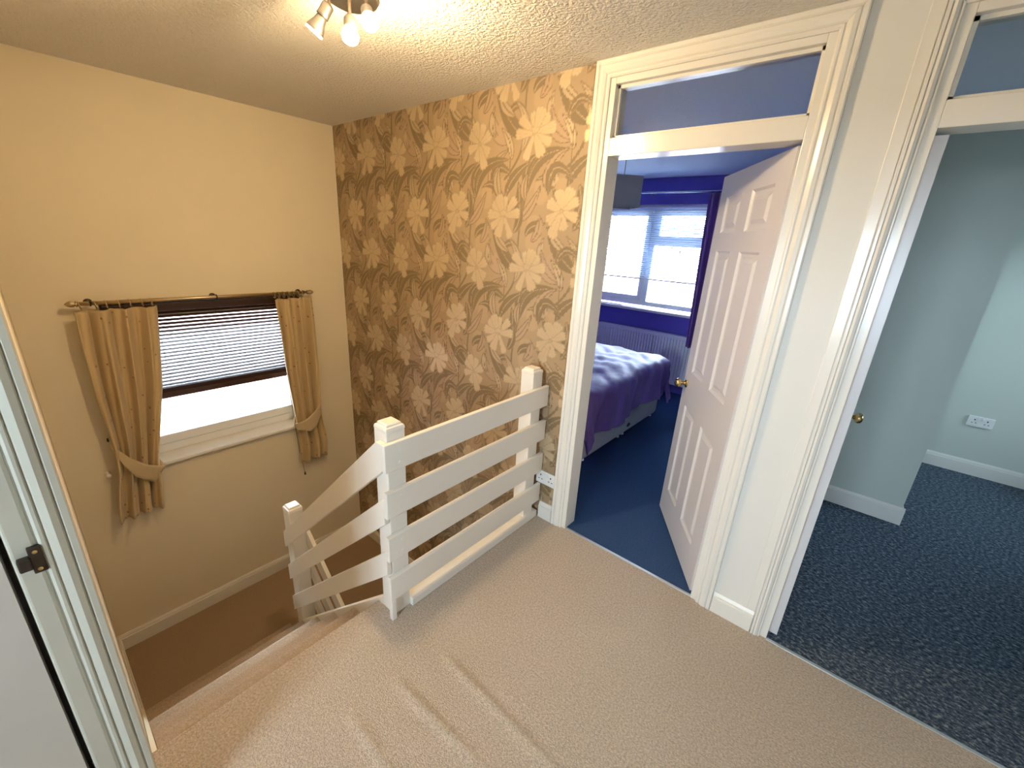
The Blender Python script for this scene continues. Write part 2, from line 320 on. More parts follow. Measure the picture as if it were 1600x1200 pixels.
# ---- wallpaper, printed pattern stored per vertex on a fine grid
def paint_tile(nx, ny, TW, TH):
    xs = (np.arange(nx)+.5)/nx*TW; ys = (np.arange(ny)+.5)/ny*TH
    X, Y = np.meshgrid(xs, ys)
    col = np.empty((ny, nx, 3)); shine = np.zeros((ny, nx))
    BG, DK, VE, LT, PK, FL, LN = map(np.array, ([.40,.295,.188], [.225,.163,.092], [.46,.36,.24], [.49,.385,.265], [.435,.315,.215], [.61,.485,.33], [.19,.13,.075]))
    col[:] = BG
    def spine(p0, p1, p2, n=40):
        t = np.linspace(0, 1, n)[:, None]; p0, p1, p2 = map(np.array, (p0, p1, p2))
        return (1-t)**2*p0 + 2*t*(1-t)*p1 + t*t*p2, t[:, 0]
    def sd(p, w):
        best = np.full(X.shape, 9.0); off = np.full(X.shape, 9.0)
        for (sx, sy), ww in zip(p, w):
            dx = (X-sx+TW/2) % TW - TW/2; dy = (Y-sy+TH/2) % TH - TH/2
            d = np.hypot(dx, dy); best = np.minimum(best, d-ww); off = np.minimum(off, d)
        return best, off
    def leaf(o, p0, p1, p2, W, c, vein=None, line=None, sh=0.0):
        p, t = spine(*[np.array(o)+np.array(q) for q in (p0, p1, p2)])
        d, off = sd(p, W*(np.sin(PI*np.clip(t, 0, 1)**.8)**.9))
        k = d < 0; col[k] = c; shine[k] = sh
        k2 = (d < (.003 if line is not None else .0015)) & (d > (-.001 if line is not None else 0)); col[k2] = LN if line is not None else BG*1.12
        if vein is not None: col[(off < .0028) & (d < -.005)] = vein
    def stem(o, p0, p1, p2, r=.0045, c=DK):
        p, t = spine(*[np.array(o)+np.array(q) for q in (p0, p1, p2)], n=60); d, _ = sd(p, np.full(60, r)); col[d < 0] = c; shine[d < 0] = 0
    def flower(o, lobes, mx=1.0, sc=1.0, asp=1.0, rot=0.0):
        dx = ((X-o[0]+TW/2) % TW - TW/2)*mx/sc/asp; dy = ((Y-o[1]+TH/2) % TH - TH/2)/sc
        dx, dy = dx*math.cos(rot) + dy*math.sin(rot), -dx*math.sin(rot) + dy*math.cos(rot)
        for (tx, ty, W) in lobes:                       # petals painted back to front, each with its rim and veins
            L = math.hypot(tx, ty); ux, uy = tx/L, ty/L
            a = dx*ux + dy*uy; b = -dx*uy + dy*ux
            t = np.clip(a/L, -.2, 1.3)
            wdt = W*np.clip(.30 + .85*t, .2, 1.05)
            end = L - .22*W*(b/W)**2 + .004*np.sin(b/W*9)
            d = np.maximum(np.abs(b) - wdt, np.maximum(a - end, -a - .01))
            rnd = np.hypot(np.maximum(a-(L-W*.55), 0), b) - W*.98
            d = np.maximum(d, np.where(a > L-W*.55, rnd, -9))
            col[(d < .003) & (d > -.0008)] = FL*.62
            k = d < 0; col[k] = FL; shine[k] = 1.0
            col[(np.abs(np.sin(b/W*5.2 + .25)) < .13) & (d < -.006) & (a > L*.25)] = FL*.80
        col[np.hypot(dx-.004, dy+.004) < .010] = FL*.82
    LILY = [(-.030, .100, .028), (.068, .100, .030), (.018, .122, .034), (-.118, .060, .026), (.128, .050, .028), (-.128, -.022, .026), (.120, -.030, .022), (.082, -.098, .032), (-.026, -.135, .024), (.0, .03, .03)]
    IRIS = [(-.012, .128, .032), (.062, .092, .028), (-.074, .088, .024), (-.108, .008, .026), (.104, .018, .030), (.066, -.078, .032), (-.056, -.074, .028), (.008, -.140, .032)]
    def pad(o, c, r, h, cc):
        p = [(o[0]+c[0], o[1]+c[1]+i*h/6) for i in range(7)]; d, _ = sd(p, [r]*7)
        kk = d < 0; col[kk] = cc
    for k, ox in enumerate((0.0, .38)):
        o = (ox, -.02*k)
        pad(o, (.03, .13), .050, .09, BG*1.12); pad(o, (-.19, -.30), .042, .06, BG*1.12); pad(o, (.16, .01), .03, .05, PK)
        pad(o, (.06, -.30), .04, .05, BG*1.12); pad(o, (-.02, -.24), .035, .04, PK)
        leaf(o, (-.17,-.04), (-.30,.0), (-.29,.12), .032, PK, line=1, vein=LN)
        leaf(o, (-.30,-.24), (-.29,-.12), (-.17,-.07), .026, PK, line=1, vein=LN)
        stem(o, (-.17,-.32), (-.145,-.06), (-.16,.06)); stem(o, (.306,.005), (.31,-.09), (.19,-.19), .007)
        stem(o, (-.07,-.58), (-.08,-.46), (-.03,-.27), .006)
        leaf(o, (-.19,.05), (-.15,.19), (-.045,.07), .020, DK, vein=VE)
        leaf(o, (.306,.005), (.21,.05), (.108,.22), .040, DK, vein=VE)
        leaf(o, (.297,-.065), (.37,.06), (.24,.172), .022, LT*1.08, line=1, vein=LN, sh=.8)
        leaf(o, (.234,-.097), (.225,.0), (.155,.054), .020, LT*1.08, line=1, vein=LN, sh=.8)
        leaf(o, (-.027,-.285), (-.03,-.07), (.234,-.100), .036, DK, vein=VE)
        leaf(o, (-.03,-.275), (-.085,-.14), (.05,-.095), .026, DK, vein=VE)
        leaf(o, (-.275,-.285), (-.29,-.06), (-.12,-.215), .030, DK, vein=VE)
        leaf(o, (-.105,-.40), (-.20,-.34), (-.250,-.23), .030, DK, vein=VE)
        leaf(o, (-.10,-.40), (-.06,-.32), (-.095,-.22), .028, DK, vein=VE)
        leaf(o, (-.08,-.42), (.0,-.38), (.055,-.25), .024, PK, line=1, vein=LN)
        leaf(o, (.20,-.275), (.235,-.17), (.37,-.113), .030, DK, vein=VE)
        leaf(o, (.155,-.30), (.13,-.17), (.015,-.23), .024, DK, vein=VE)
        leaf(o, (.165,-.285), (.11,-.2), (.15,-.13), .024, LT, line=1, vein=LN, sh=.8)
        leaf(o, (.10,-.43), (-.02,-.44), (-.02,-.50), .026, DK, vein=VE)
        leaf(o, (.27,-.46), (.33,-.40), (.30,-.30), .026, DK, vein=VE)
        leaf(o, (.24,-.56), (.15,-.52), (.13,-.43), .022, LT, line=1, vein=LN, sh=.6)
        leaf(o, (.02,-.52), (.08,-.47), (.06,-.39), .022, PK, line=1, vein=LN)
        leaf(o, (.34,-.30), (.31,-.23), (.35,-.17), .020, PK, line=1, vein=LN)
        leaf(o, (.11,.02), (.06,.08), (.10,.16), .020, LT, line=1, vein=LN, sh=.6)
    for k, ox in enumerate((0.0, .38)):
        flower((ox-.005, -.02*k-.01), LILY if k == 0 else IRIS, 1.0, .92, 1.0 if k == 0 else .9, -.22 if k == 0 else .3)
        flower((ox+.195, -.02*k-.375), LILY if k == 1 else IRIS, -1.0, .94, 1.0 if k == 0 else .92, .35 if k == 0 else -.3)
    return col*np.array([.92, .89, .82]), shine
TW, TH, ST = .76, .66, .005
tc_, ts_ = paint_tile(304, 264, TW, TH)
tc_ = tc_.reshape(132, 2, 152, 2, 3).mean((1, 3)); ts_ = ts_.reshape(132, 2, 152, 2).mean((1, 3))
PX = np.arange(0, 2.3001, ST); PZ = np.arange(-1.30, H+.0001, ST); PZ[-1] = H
nx, nz = len(PX), len(PZ)
gx, gz = np.meshgrid(PX, PZ)
ci = (np.floor(((gx-1.97) % TW)/ST).astype(int)) % 152; ri = (np.floor(((gz-2.14) % TH)/ST).astype(int)) % 132
vc = tc_[ri, ci].reshape(-1, 3); vs_ = ts_[ri, ci].reshape(-1)
co = np.stack([gx.ravel(), np.zeros(nx*nz), gz.ravel()], 1)
co = np.vstack([co, [[0, 0, -2.65], [2.3, 0, -2.65]]]); vc = np.vstack([vc, [[.38, .29, .19]]*2]); vs_ = np.append(vs_, [0, 0])
idx = np.arange(nx*nz).reshape(nz, nx)
q = np.stack([idx[:-1, :-1], idx[:-1, 1:], idx[1:, 1:], idx[1:, :-1]], -1).reshape(-1, 4)
me = bpy.data.meshes.new('wall_wallpaper')
nq = len(q); big = list(range(nx-1, -1, -1)) + [nx*nz, nx*nz+1]
loops = np.concatenate([q.ravel(), np.array(big)[::-1]])
me.vertices.add(len(co)); me.vertices.foreach_set('co', co.ravel().astype(np.float32))
me.loops.add(len(loops)); me.loops.foreach_set('vertex_index', loops.astype(np.int32))
me.polygons.add(nq+1); me.polygons.foreach_set('loop_start', np.append(np.arange(nq)*4, nq*4).astype(np.int32))
me.update(calc_edges=True); me.validate()
at = me.attributes.new('print_colour', 'FLOAT_COLOR', 'POINT'); at.data.foreach_set('color', np.hstack([vc, np.ones((len(vc), 1))]).ravel().astype(np.float32))
at = me.attributes.new('print_shine', 'FLOAT', 'POINT'); at.data.foreach_set('value', vs_.astype(np.float32))
me.materials.append(M['paper'])
wp = bpy.data.objects.new('wall_wallpaper', me); C.objects.link(wp)
tag(wp, 'gold and brown floral wallpaper on the stairwell wall', 'wallpaper', kind='structure')

# ---- door frames with architraves and fanlights in wall B
APROF = [(0, 0), (0, .010), (.006, .014), (.012, .014), (.016, .010), (.020, .016), (.034, .022), (.046, .020), (.050, .015), (.054, .021), (.066, .021), (.070, .017), (.070, 0)]
def door_frame(name, x0, x1, label, wl, wr):
    t = thing(name, label, 'door frame', (x0, 0, 0), kind='structure')
    zi = 2.30
    def arch(pts): return MB().loft(pts)
    def pr(wd): return [(u*wd/.07, v) for u, v in APROF]
    al = x0-J+.004; ar = x1+J-.004
    arch([[(al-u, -v, 0) for u, v in pr(wl)], [(al-u, -v, zi+u) for u, v in pr(wl)]]).build('architrave', 'gloss', t)
    arch([[(ar+u, -v, 0) for u, v in pr(wr)], [(ar+u, -v, zi+u) for u, v in pr(wr)]]).build('architrave', 'gloss', t)
    arch([[(al-u*wl/.07, -v, zi+u) for u, v in APROF], [(ar+u*wr/.07, -v, zi+u) for u, v in APROF]]).build('architrave', 'gloss', t)
    box(x0-J, -.004, 0, x0, .102, zi).build('jamb', 'gloss', t, bevel=.002)
    box(x1, -.004, 0, x1+J, .102, zi).build('jamb', 'gloss', t, bevel=.002)
    box(x0, -.004, zi-.025, x1, .102, zi).build('frame_head', 'gloss', t, bevel=.002)
    tb = box(x0, -.004, 2.0, x1, .102, 2.072).build('transom_bar', 'gloss', t, bevel=.002)
    for (a0, a1, b0, b1) in ((x0, x0+.012, 2.072, zi-.025), (x1-.012, x1, 2.072, zi-.025)):
        box(a0, .02, b0, a1, .036, b1).build('glazing_bead', 'gloss', t)
    box(x0, .02, 2.072, x1, .036, 2.084).build('glazing_bead', 'gloss', t)
    box(x0, .02, zi-.037, x1, .036, zi-.025).build('glazing_bead', 'gloss', t)
    box(x0+.002, .038, 2.074, x1-.002, .042, zi-.027).build('glass_pane', 'glass', t)
    return t
door_frame('trim_2', XI0, XI1, 'white moulded frame with fanlight around the bedroom doorway', .072, .068)
t = door_frame('trim_3', XF0, XF1, 'white moulded frame with fanlight around the right hand doorway', .038, .07)
box(3.366, -.006, .0, 3.4, 0, H).build('filler_strip', 'gloss', t, bevel=.002)
struct(box(XI0, -.002, .0, XI1, .014, .005), 'trim_4', 'alu', 'thin metal threshold strip under the bedroom door', 'threshold', bevel=.002)
struct(box(XF0, -.012, .0, XF1, .004, .004), 'trim_5', 'alu', 'thin metal threshold strip at the right hand doorway', 'threshold', bevel=.002)

# ---- panel doors
def panel_door(name, label, hinge, ang, knob_side, W=.732, Z0=.006, Z1=1.990, TH_=.036, knob=True, flip=1, material='door_white'):
    """leaf from the hinge along direction ang; visible face at local n=0, thickness behind"""
    d = Vector((math.cos(ang), math.sin(ang), 0)); n = Vector((-d.y, d.x, 0))*flip
    hv = Vector(hinge)
    X = lambda p: hv + d*p.x + n*p.y + Vector((0, 0, p.z))
    t = thing(name, label, 'door', hinge, kind='structure')
    cols = [(.112, .325), (.437, W-.10)]
    rows = [(.19, .765), (.965, 1.63), (1.715, 1.885)]
    g = .006
    fr = MB()
    us = [0, cols[0][0], cols[0][1], cols[1][0], cols[1][1], W]; zs = [Z0] + [z for r in rows for z in r] + [Z1]
    for i in range(5):
        for j in range(7):
            if i in (1, 3) and j in (1, 3, 5): continue
            fr.box(us[i], -TH_, zs[j], us[i+1], 0, zs[j+1])
    fr.xf(X).build('leaf_frame', material, t)
    for (u0, u1) in cols:
        for (z0, z1) in rows:
            mb = MB(); rg = []
            for (ins, dep) in ((0, 0), (.010, -.009), (.022, -.011), (.030, -.010), (.046, -.003)):
                rg.append([(u0+ins, dep, z0+ins), (u1-ins, dep, z0+ins), (u1-ins, dep, z1-ins), (u0+ins, dep, z1-ins)])
            back = [(p[0], -TH_+.006, p[2]) for p in rg[0]]
            mb.loft([back] + rg)
            mb.xf(X).build('panel', material, t)
    if knob:
        k = (W-.055, 0, .885)
        r = MB().lathe(k, (0, 1, 0), [(0, .024), (.004, .026), (.008, .018), (.012, .010), (.030, .009)], 16).xf(X).build('rose', 'brass', t, smooth=True)
        MB().lathe((k[0], .028, k[2]), (0, 1, 0), [(0, .009), (.004, .016), (.012, .024), (.022, .027), (.032, .024), (.038, .015), (.040, .002)], 18).xf(X).build('knob', 'brass', t, smooth=True)
    return t
ang1 = math.atan2(.837, -.547)
panel_door('door_1', 'white six panel door standing half open into the purple bedroom', (3.117, .034, 0), ang1, 1)
panel_door('door_2', 'white panel door folded back into the right hand room', (3.5, .045, 0), math.radians(90.2), 1, flip=-1)

# ---- left door and its frame (wall x = XE)
t = thing('trim_6', 'white moulded frame round the door beside the stairs', 'door frame', (XE, DY0, 0), kind='structure')
ai = -1.934; ao2 = DY1-.037
LP = [(u*.78, v) for u, v in APROF]
MB().loft([[(XE+v, ai+u, 0) for u, v in LP], [(XE+v, ai+u, 2.03+u) for u, v in LP]]).build('architrave', 'dark_cream_gloss', t)
MB().loft([[(XE+v, ao2-u, 0) for u, v in LP], [(XE+v, ao2-u, 2.03+u) for u, v in LP]]).build('architrave', 'dark_cream_gloss', t)
MB().loft([[(XE+v, ai+u, 2.03+u) for u, v in LP], [(XE+v, ao2-u, 2.03+u) for u, v in LP]]).build('architrave', 'dark_cream_gloss', t)
box(XE-.1, DY0, 0, XE+.006, YD-.052, 2.03).build('jamb', 'dark_cream_gloss', t, bevel=.006, seg=3)
box(XE-.1, DY1-.037, 0, XE+.006, DY1, 2.03).build('jamb', 'dark_cream_gloss', t, bevel=.006)
box(XE-.1, DY1, 2.0, XE+.006, DY0, 2.05).build('frame_head', 'dark_cream_gloss', t, bevel=.004)
panel_door('door_3', 'white panel door closed in the frame left of the stairs', (XE-.004, DY0-.012, 0), -PI/2, 1, W=.735, flip=1, knob=False, material='dark_cream_door')
lt = thing('door_latch', 'small dark metal latch on the left door frame', 'latch', (XE+.006, -1.944, .97))
box(XE+.006, -1.951, .940, XE+.016, -1.932, 1.0).build('plate', 'bronze', lt, bevel=.002)
MB().box(XE+.006, -1.968, .954, XE+.022, -1.949, .982).build('tongue', 'bronze', lt, bevel=.003)
MB().lathe((XE+.016, -1.9415, .99), (1, 0, 0), [(0, .004), (.002, .004), (.003, .001)], 8).build('screw', 'brass', lt)
MB().lathe((XE+.016, -1.9415, .95), (1, 0, 0), [(0, .004), (.002, .004), (.003, .001)], 8).build('screw', 'brass', lt)

# ================================================================== STAIRS
st = thing('staircase', 'beige carpeted flight coloured as dimly lit, descending from the landing to the half landing', 'stairs', (X0, -1.5, 0))
for k in range(1, 6):
    zt = -RISE*k; xa = X0-GO*k
    pts = [(xa+.03, zt-RISE-.02), (xa+.018, zt-.045), (xa+.002, zt-.034), (xa-.004, zt-.018), (xa+.002, zt-.005), (xa+.016, zt), (xa+GO+.02, zt), (xa+GO+.02, zt-RISE-.02)]
    MB().prism(pts, YD+.018, -1.054, 'y').build('step', 'dim_flight_carpet', st)
MB().prism([(X0+.02, -.03), (X0+.02, -RISE-.02), (X0+.10, -RISE-.02), (X0+.10, -.03)], YD+.018, -1.054, 'y').build('riser', 'dim_flight_carpet', st)
strg = [(2.083, .050), (1.086, -.863), (1.086, -1.24), (2.083, -.325)]
MB().prism(strg, -1.052, -1.022, 'y').build('string_board', 'rail_white', st, bevel=.003)
MB().prism([(X0+.01, -.03), (X0-.01, -.02), (.80, -1.085), (.80, ZH), (1.02, ZH), (X0+.01, -.3)], YD+.002, YD+.016, 'y').build('string_board', 'cream', st)
lo = thing('lower_staircase', 'beige carpeted lower flight coloured as in shade beside the wallpapered wall', 'stairs', (1.04, -.5, ZH))
for k in range(1, 7):
    zt = ZH-RISE*k; xb = 1.04+GO*k
    pts = [(xb-.03, zt-RISE-.02), (xb-.018, zt-.045), (xb+.004, zt-.018), (xb-.002, zt-.004), (xb-.016, zt), (xb-GO-.02, zt), (xb-GO-.02, zt-RISE-.02)]
    MB().prism(pts, -.93, -.02, 'y').build('step', 'shaded_stair_carpet', lo)
MB().prism([(1.04, ZH+.18), (2.55, ZH+.18-1.51*.884), (2.55, ZH-.3-1.51*.884), (1.04, ZH-.3)], -.96, -.93, 'y').build('string_board', 'rail_white', lo, bevel=.003)
# stair soffit wall that closes the space below the upper flight
struct(MB().prism([(.84, ZH-.1), (2.09, -.35), (2.09, -2.65), (.84, -2.65)], -1.02, -.99, 'y'), 'wall_under_stairs', 'cream', 'cream panel closing the side of the stairs below the string', 'wall')
struct(box(2.062, -1.02, -.25, 2.082, 0, -.012), 'trim_7', 'rail_white', 'white fascia board along the stairwell edge', 'fascia')

# ---- balustrade
bl = thing('balustrade', 'white painted timber stair balustrade with flat horizontal boards', 'balustrade', (2.17, -1.0, 0))
def newel(x0, y0, x1, y1, z0, z1, part='newel_post', cap=True):
    p = box(x0, y0, z0, x1, y1, z1-.03).build(part, 'rail_white', bl, bevel=.004)
    cx, cy, hx, hy = (x0+x1)/2, (y0+y1)/2, (x1-x0)/2, (y1-y0)/2
    rg = []
    for (s, z) in ((1.0, z1-.03), (1.0, z1-.022), (.94, z1-.014), (.78, z1-.012), (.76, z1-.004), (.66, z1)):
        rg.append([(cx-hx*s, cy-hy*s, z), (cx+hx*s, cy-hy*s, z), (cx+hx*s, cy+hy*s, z), (cx-hx*s, cy+hy*s, z)])
    MB().loft(rg).build('cap', 'rail_white', p)
newel(2.085, -1.052, 2.17, -.967, 0.0, .928)
newel(2.085, -.135, 2.17, -.05, 0.0, .972)
newel(.998, -1.052, 1.083, -.967, ZH, .005)
for zt in (.862, .651, .438, .231):
    box(2.17, -1.078, zt-.122, 2.192, -.008, zt).build('rail', 'rail_white', bl, bevel=.004)
box(2.17, -1.075, .0, 2.192, -1.052, .109).build('post_facing', 'rail_white', bl, bevel=.002)
box(2.125, -.967, .0, 2.19, -.02, .042).build('bottom_plate', 'rail_white', bl, bevel=.004)
for (zt, zl) in ((.872, -.165), (.626, -.42), (.368, -.675)):
    sl = (zt-zl)/(2.17-1.03)
    hcut = zt-.01
    pts = [(1.03, zl), (1.03, zl-.118), (2.17, zt-.128), (2.17, hcut if zt < .8 else .862), (2.135 if zt > .8 else 2.16, .862 if zt > .8 else zt-.012)]
    MB().prism(pts, -1.078, -1.054, 'y').build('sloping_rail', 'rail_white', bl, bevel=.003)
for zt in (-.15, -.42, -.68):
    pts = [(1.04, zt), (1.04, zt-.12), (2.5, zt-.12-1.46*.90), (2.5, zt-1.46*.90)]
    MB().prism(pts, -.966, -.943, 'y').build('lower_rail', 'rail_white', bl, bevel=.002)
for zt in (.862, .651, .438, .231):          # screw heads filled over on the boards
    for dz in (-.035, -.09):
        MB().lathe((2.192, -1.01, zt+dz), (1, 0, 0), [(0, .006), (.0012, .005)], 8).build('screw_plug', 'rail_white', bl)

# ================================================================== STAIR WINDOW
t = thing('window_1', 'white framed stair window with a dark blind', 'window', (-.12, -.95, .05), kind='structure')
FX = -.13
def frame_rect(x0, x1, y0, y1, z0, z1, wd):
    mb = MB(); mb.box(x0, y0, z0, x1, y1, z0+wd).box(x0, y0, z1-wd, x1, y1, z1).box(x0, y0, z0+wd, x1, y0+wd, z1-wd).box(x0, y1-wd, z0+wd, x1, y1, z1-wd); return mb
frame_rect(FX-.06, FX, WY0, WY1, WZ0+.02, WZ1, .06).build('window_frame', 'upvc', t, bevel=.004)
frame_rect(FX-.05, FX+.012, WY0+.06, WY1-.06, WZ0+.085, WZ1-.06, .065).build('sash', 'upvc', t, bevel=.005)
box(FX-.03, WY0+.12, WZ0+.145, FX-.026, WY1-.12, WZ1-.12).build('glass_pane', 'glass', t)
box(-.14, WY0-.01, WZ0-.005, .035, WY1+.01, WZ0+.02).build('window_sill', 'gloss', t, bevel=.006)
# blind
vb = thing('venetian_blind', 'dark brown wooden venetian blind half lowered in the stair window', 'blind', (-.04, -.95, 1.1))
box(-.055, WY0+.01, 1.066, -.012, WY1-.01, 1.115).build('head_rail', 'wood_dark', vb, bevel=.002)
nsl = 21
slat = MB().prism([(-.049, .0048), (-.034, .0014), (-.019, -.0058), (-.019, -.0042), (-.034, .0032), (-.049, .0064)], WY0+.015, WY1-.015, 'y')
first = None
for i in range(nsl):
    z = 1.052 - i*(1.052-.572)/(nsl-1)
    if first is None: o = first = slat.build('slat', 'wood_dark', vb)
    else:
        o = first.copy(); C.objects.link(o)
    o.location = (0, 0, z)
for i in range(8):
    o = first.copy(); C.objects.link(o); o.location = (0, 0, .553 - i*.0042)
box(-.048, WY0+.015, .478, -.020, WY1-.015, .518).build('bottom_rail', 'wood_dark', vb, bevel=.003)
for y in (-1.28, -.95, -.62):
    MB().tube([(-.034, y, 1.07), (-.034, y, .5)], .0012, 5).build('ladder_cord', 'wood_dark', vb)
# pull cord hanging below the right curtain
pc = thing('blind_cord', 'thin dark blind pull cord hanging below the right curtain', 'cord', (.045, -.53, -.43))
MB().tube([(.002, -.545, 1.04), (.03, -.545, .1), (.046, -.535, -.2), (.046, -.515, -.40)], .0018, 6).build('cord', 'wood_dark', pc)
MB().lathe((.046, -.514, -.395), (0, 0, -1), [(0, .003), (.008, .006), (.025, .0085), (.032, .006), (.034, .001)], 12).build('acorn', 'wood_dark', pc, smooth=True)

# pole, rings
cp = thing('curtain_pole', 'antique brass curtain pole with rings above the stair window', 'curtain pole', (.09, -.98, 1.15))
PXX, PZZ = .09, 1.152
MB().tube([(PXX, -1.63, PZZ), (PXX, -.36, PZZ)], .0115, 14).build('pole', 'brass_dull', cp, smooth=True)
for s_, y in ((-1, -1.63), (1, -.36)):
    MB().lathe((PXX, y, PZZ), (0, s_, 0), [(0, .0115), (.002, .016), (.008, .016), (.011, .011), (.018, .017), (.030, .018), (.044, .010), (.052, .002)], 14).build('finial', 'brass_dull', cp, smooth=True)
for y in (-1.58, -.965, -.39):
    bk_ = MB().tube([(0.0, y, PZZ-.004), (PXX-.012, y, PZZ-.004)], .006, 8).build('bracket', 'bronze', cp)
    MB().lathe((0, y, PZZ-.004), (1, 0, 0), [(0, .020), (.004, .020), (.008, .010)], 14).build('wall_plate', 'bronze', bk_)
    MB().torus((PXX, y, PZZ), (0, 1, 0), .0135, .004, 14, 6).build('cradle', 'bronze', bk_)
ring0 = None
for y in (-1.655+.03, -1.56, -1.515, -1.46, -1.41, -1.355, -1.31, -.60, -.57, -.535, -.50, -.465, -.43, -.40):
    if ring0 is None: r_ = ring0 = MB().torus((0, 0, 0), (0, 1, .15), .0215, .003, 16, 6).build('ring', 'brass_dull', cp, smooth=True)
    else: r_ = ring0.copy(); C.objects.link(r_)
    r_.location = (PXX, y, PZZ-.009)

# curtains
def curtain(mb_levels, folds, x0, amp, ph=0.0, nu=110, nv=70):
    Z = np.array([l[0] for l in mb_levels][::-1]); L = np.array([l[1] for l in mb_levels][::-1]); R_ = np.array([l[2] for l in mb_levels][::-1]); A = np.array([l[3] for l in mb_levels][::-1])
    z0, z1 = Z[0], Z[-1]
    def sm(arr, z):
        return np.mean([np.interp(z+d, Z, arr) for d in (-.06, -.03, 0, .03, .06)])
    def fn(u, v):
        z = z1 + (z0-z1)*v
        yl, yr, am = sm(L, z), sm(R_, z), sm(A, z)
        th = 2*PI*folds*u + ph + .8*math.sin(2.1*v+u*2)
        uu = u + .35/(2*PI*folds)*math.sin(2*th+1.0)*.6
        x = x0 + amp*am*(math.sin(th) + .32*math.sin(2.3*th+1.3*v*3)) + .012*math.sin(3.1*u+2)
        if v < .06: x += .003*math.sin(2*PI*folds*3.1*u)*(1-v/.06)
        return (max(x, .012), yl + (yr-yl)*min(max(uu, 0), 1), z + .006*math.sin(th)*v)
    return sheet(fn, nu, nv)
cl = thing('curtain', 'gold patterned curtain tied back at the left of the stair window', 'curtain', (.08, -1.5, -.3), group='stair window curtains')
lev = [(1.112, -1.655, -1.272, .75), (1.05, -1.660, -1.278, .85), (.84, -1.662, -1.300, 1), (.58, -1.660, -1.335, 1), (.275, -1.645, -1.405, .9), (.085, -1.655, -1.445, .8), (-.05, -1.685, -1.452, .85), (-.25, -1.715, -1.475, 1.0)]
c1 = curtain(lev, 3.6, .085, .040, .5).build('cloth', 'curtain', cl, smooth=True); solid(c1, .003)
def band(top, bot, xf, back_x, nm, parent, n=24):
    top = np.array(top); bot = np.array(bot)
    def cur(P_, t):
        s_ = np.linspace(0, 1, len(P_)); return np.array([np.interp(t, s_, P_[:, 0]), np.interp(t, s_, P_[:, 1])])
    def fn(u, v):
        if u < .75:
            t = u/.75; a_, b_ = cur(top, t), cur(bot, t); p = a_*(1-v)+b_*v
            x = xf*math.sin(PI*(.12+.80*t))**.5*.55 + xf*.45
            return (x, p[0], p[1])
        t = (u-.75)/.25; a_, b_ = top[-1], bot[-1]; p = a_*(1-v)+b_*v
        e_ = top[0]*.35 + top[-1]*.65
        q_ = p*(1-t) + (e_ + np.array([0, .05*(1-2*v)]))*t
        x0_ = xf*math.sin(PI*.92)**.5*.55 + xf*.45
        return (x0_ + (back_x-x0_)*math.sin(t*PI/2), q_[0] + .012*math.sin(t*PI)*(1 if top[-1][0] > top[0][0] else -1), q_[1])
    o = sheet(fn, 40, 6).build(nm, 'tieback', parent, smooth=True); solid(o, .004); return o
band([(-1.660, .300), (-1.588, .186), (-1.513, .106), (-1.426, .053)], [(-1.660, .276), (-1.627, .149), (-1.584, .047), (-1.50, -.045)], .135, .03, 'tieback', cl)
tag(MB().tube([(0, -1.655, .29), (.035, -1.658, .29), (.05, -1.662, .30), (.055, -1.66, .32)], .004, 8).build('tieback_hook', 'bronze'), 'dark tieback hook holding the left curtain band', 'hook')
cr = thing('curtain', 'beige curtain tied back at the right of the stair window', 'curtain', (.08, -.45, -.3), group='stair window curtains')
lev = [(1.112, -.605, -.322, .75), (1.05, -.602, -.320, .85), (.856, -.594, -.318, 1), (.547, -.586, -.322, 1), (.27, -.566, -.334, .9), (.1, -.550, -.342, .8), (-.05, -.548, -.322, .9), (-.15, -.552, -.312, 1), (-.285, -.558, -.330, 1)]
c2 = curtain(lev, 3.0, .08, .036, 2.0).build('cloth', 'curtain', cr, smooth=True); solid(c2, .003)
band([(-.345, .215), (-.44, .145), (-.50, .115), (-.572, .090)], [(-.345, .12), (-.41, .03), (-.46, .00), (-.552, .035)], .125, .03, 'tieback', cr)
pg = thing('wall_peg', 'small cream peg on the wall beside the left curtain', 'peg', (0, -1.70, .066))
MB().lathe((0, -1.70, .066), (1, 0, 0), [(0, .015), (.004, .015), (.006, .010), (.035, .010), (.045, .014), (.052, .012), (.055, .003)], 12).build('peg_body', 'rail_white', pg, smooth=True)

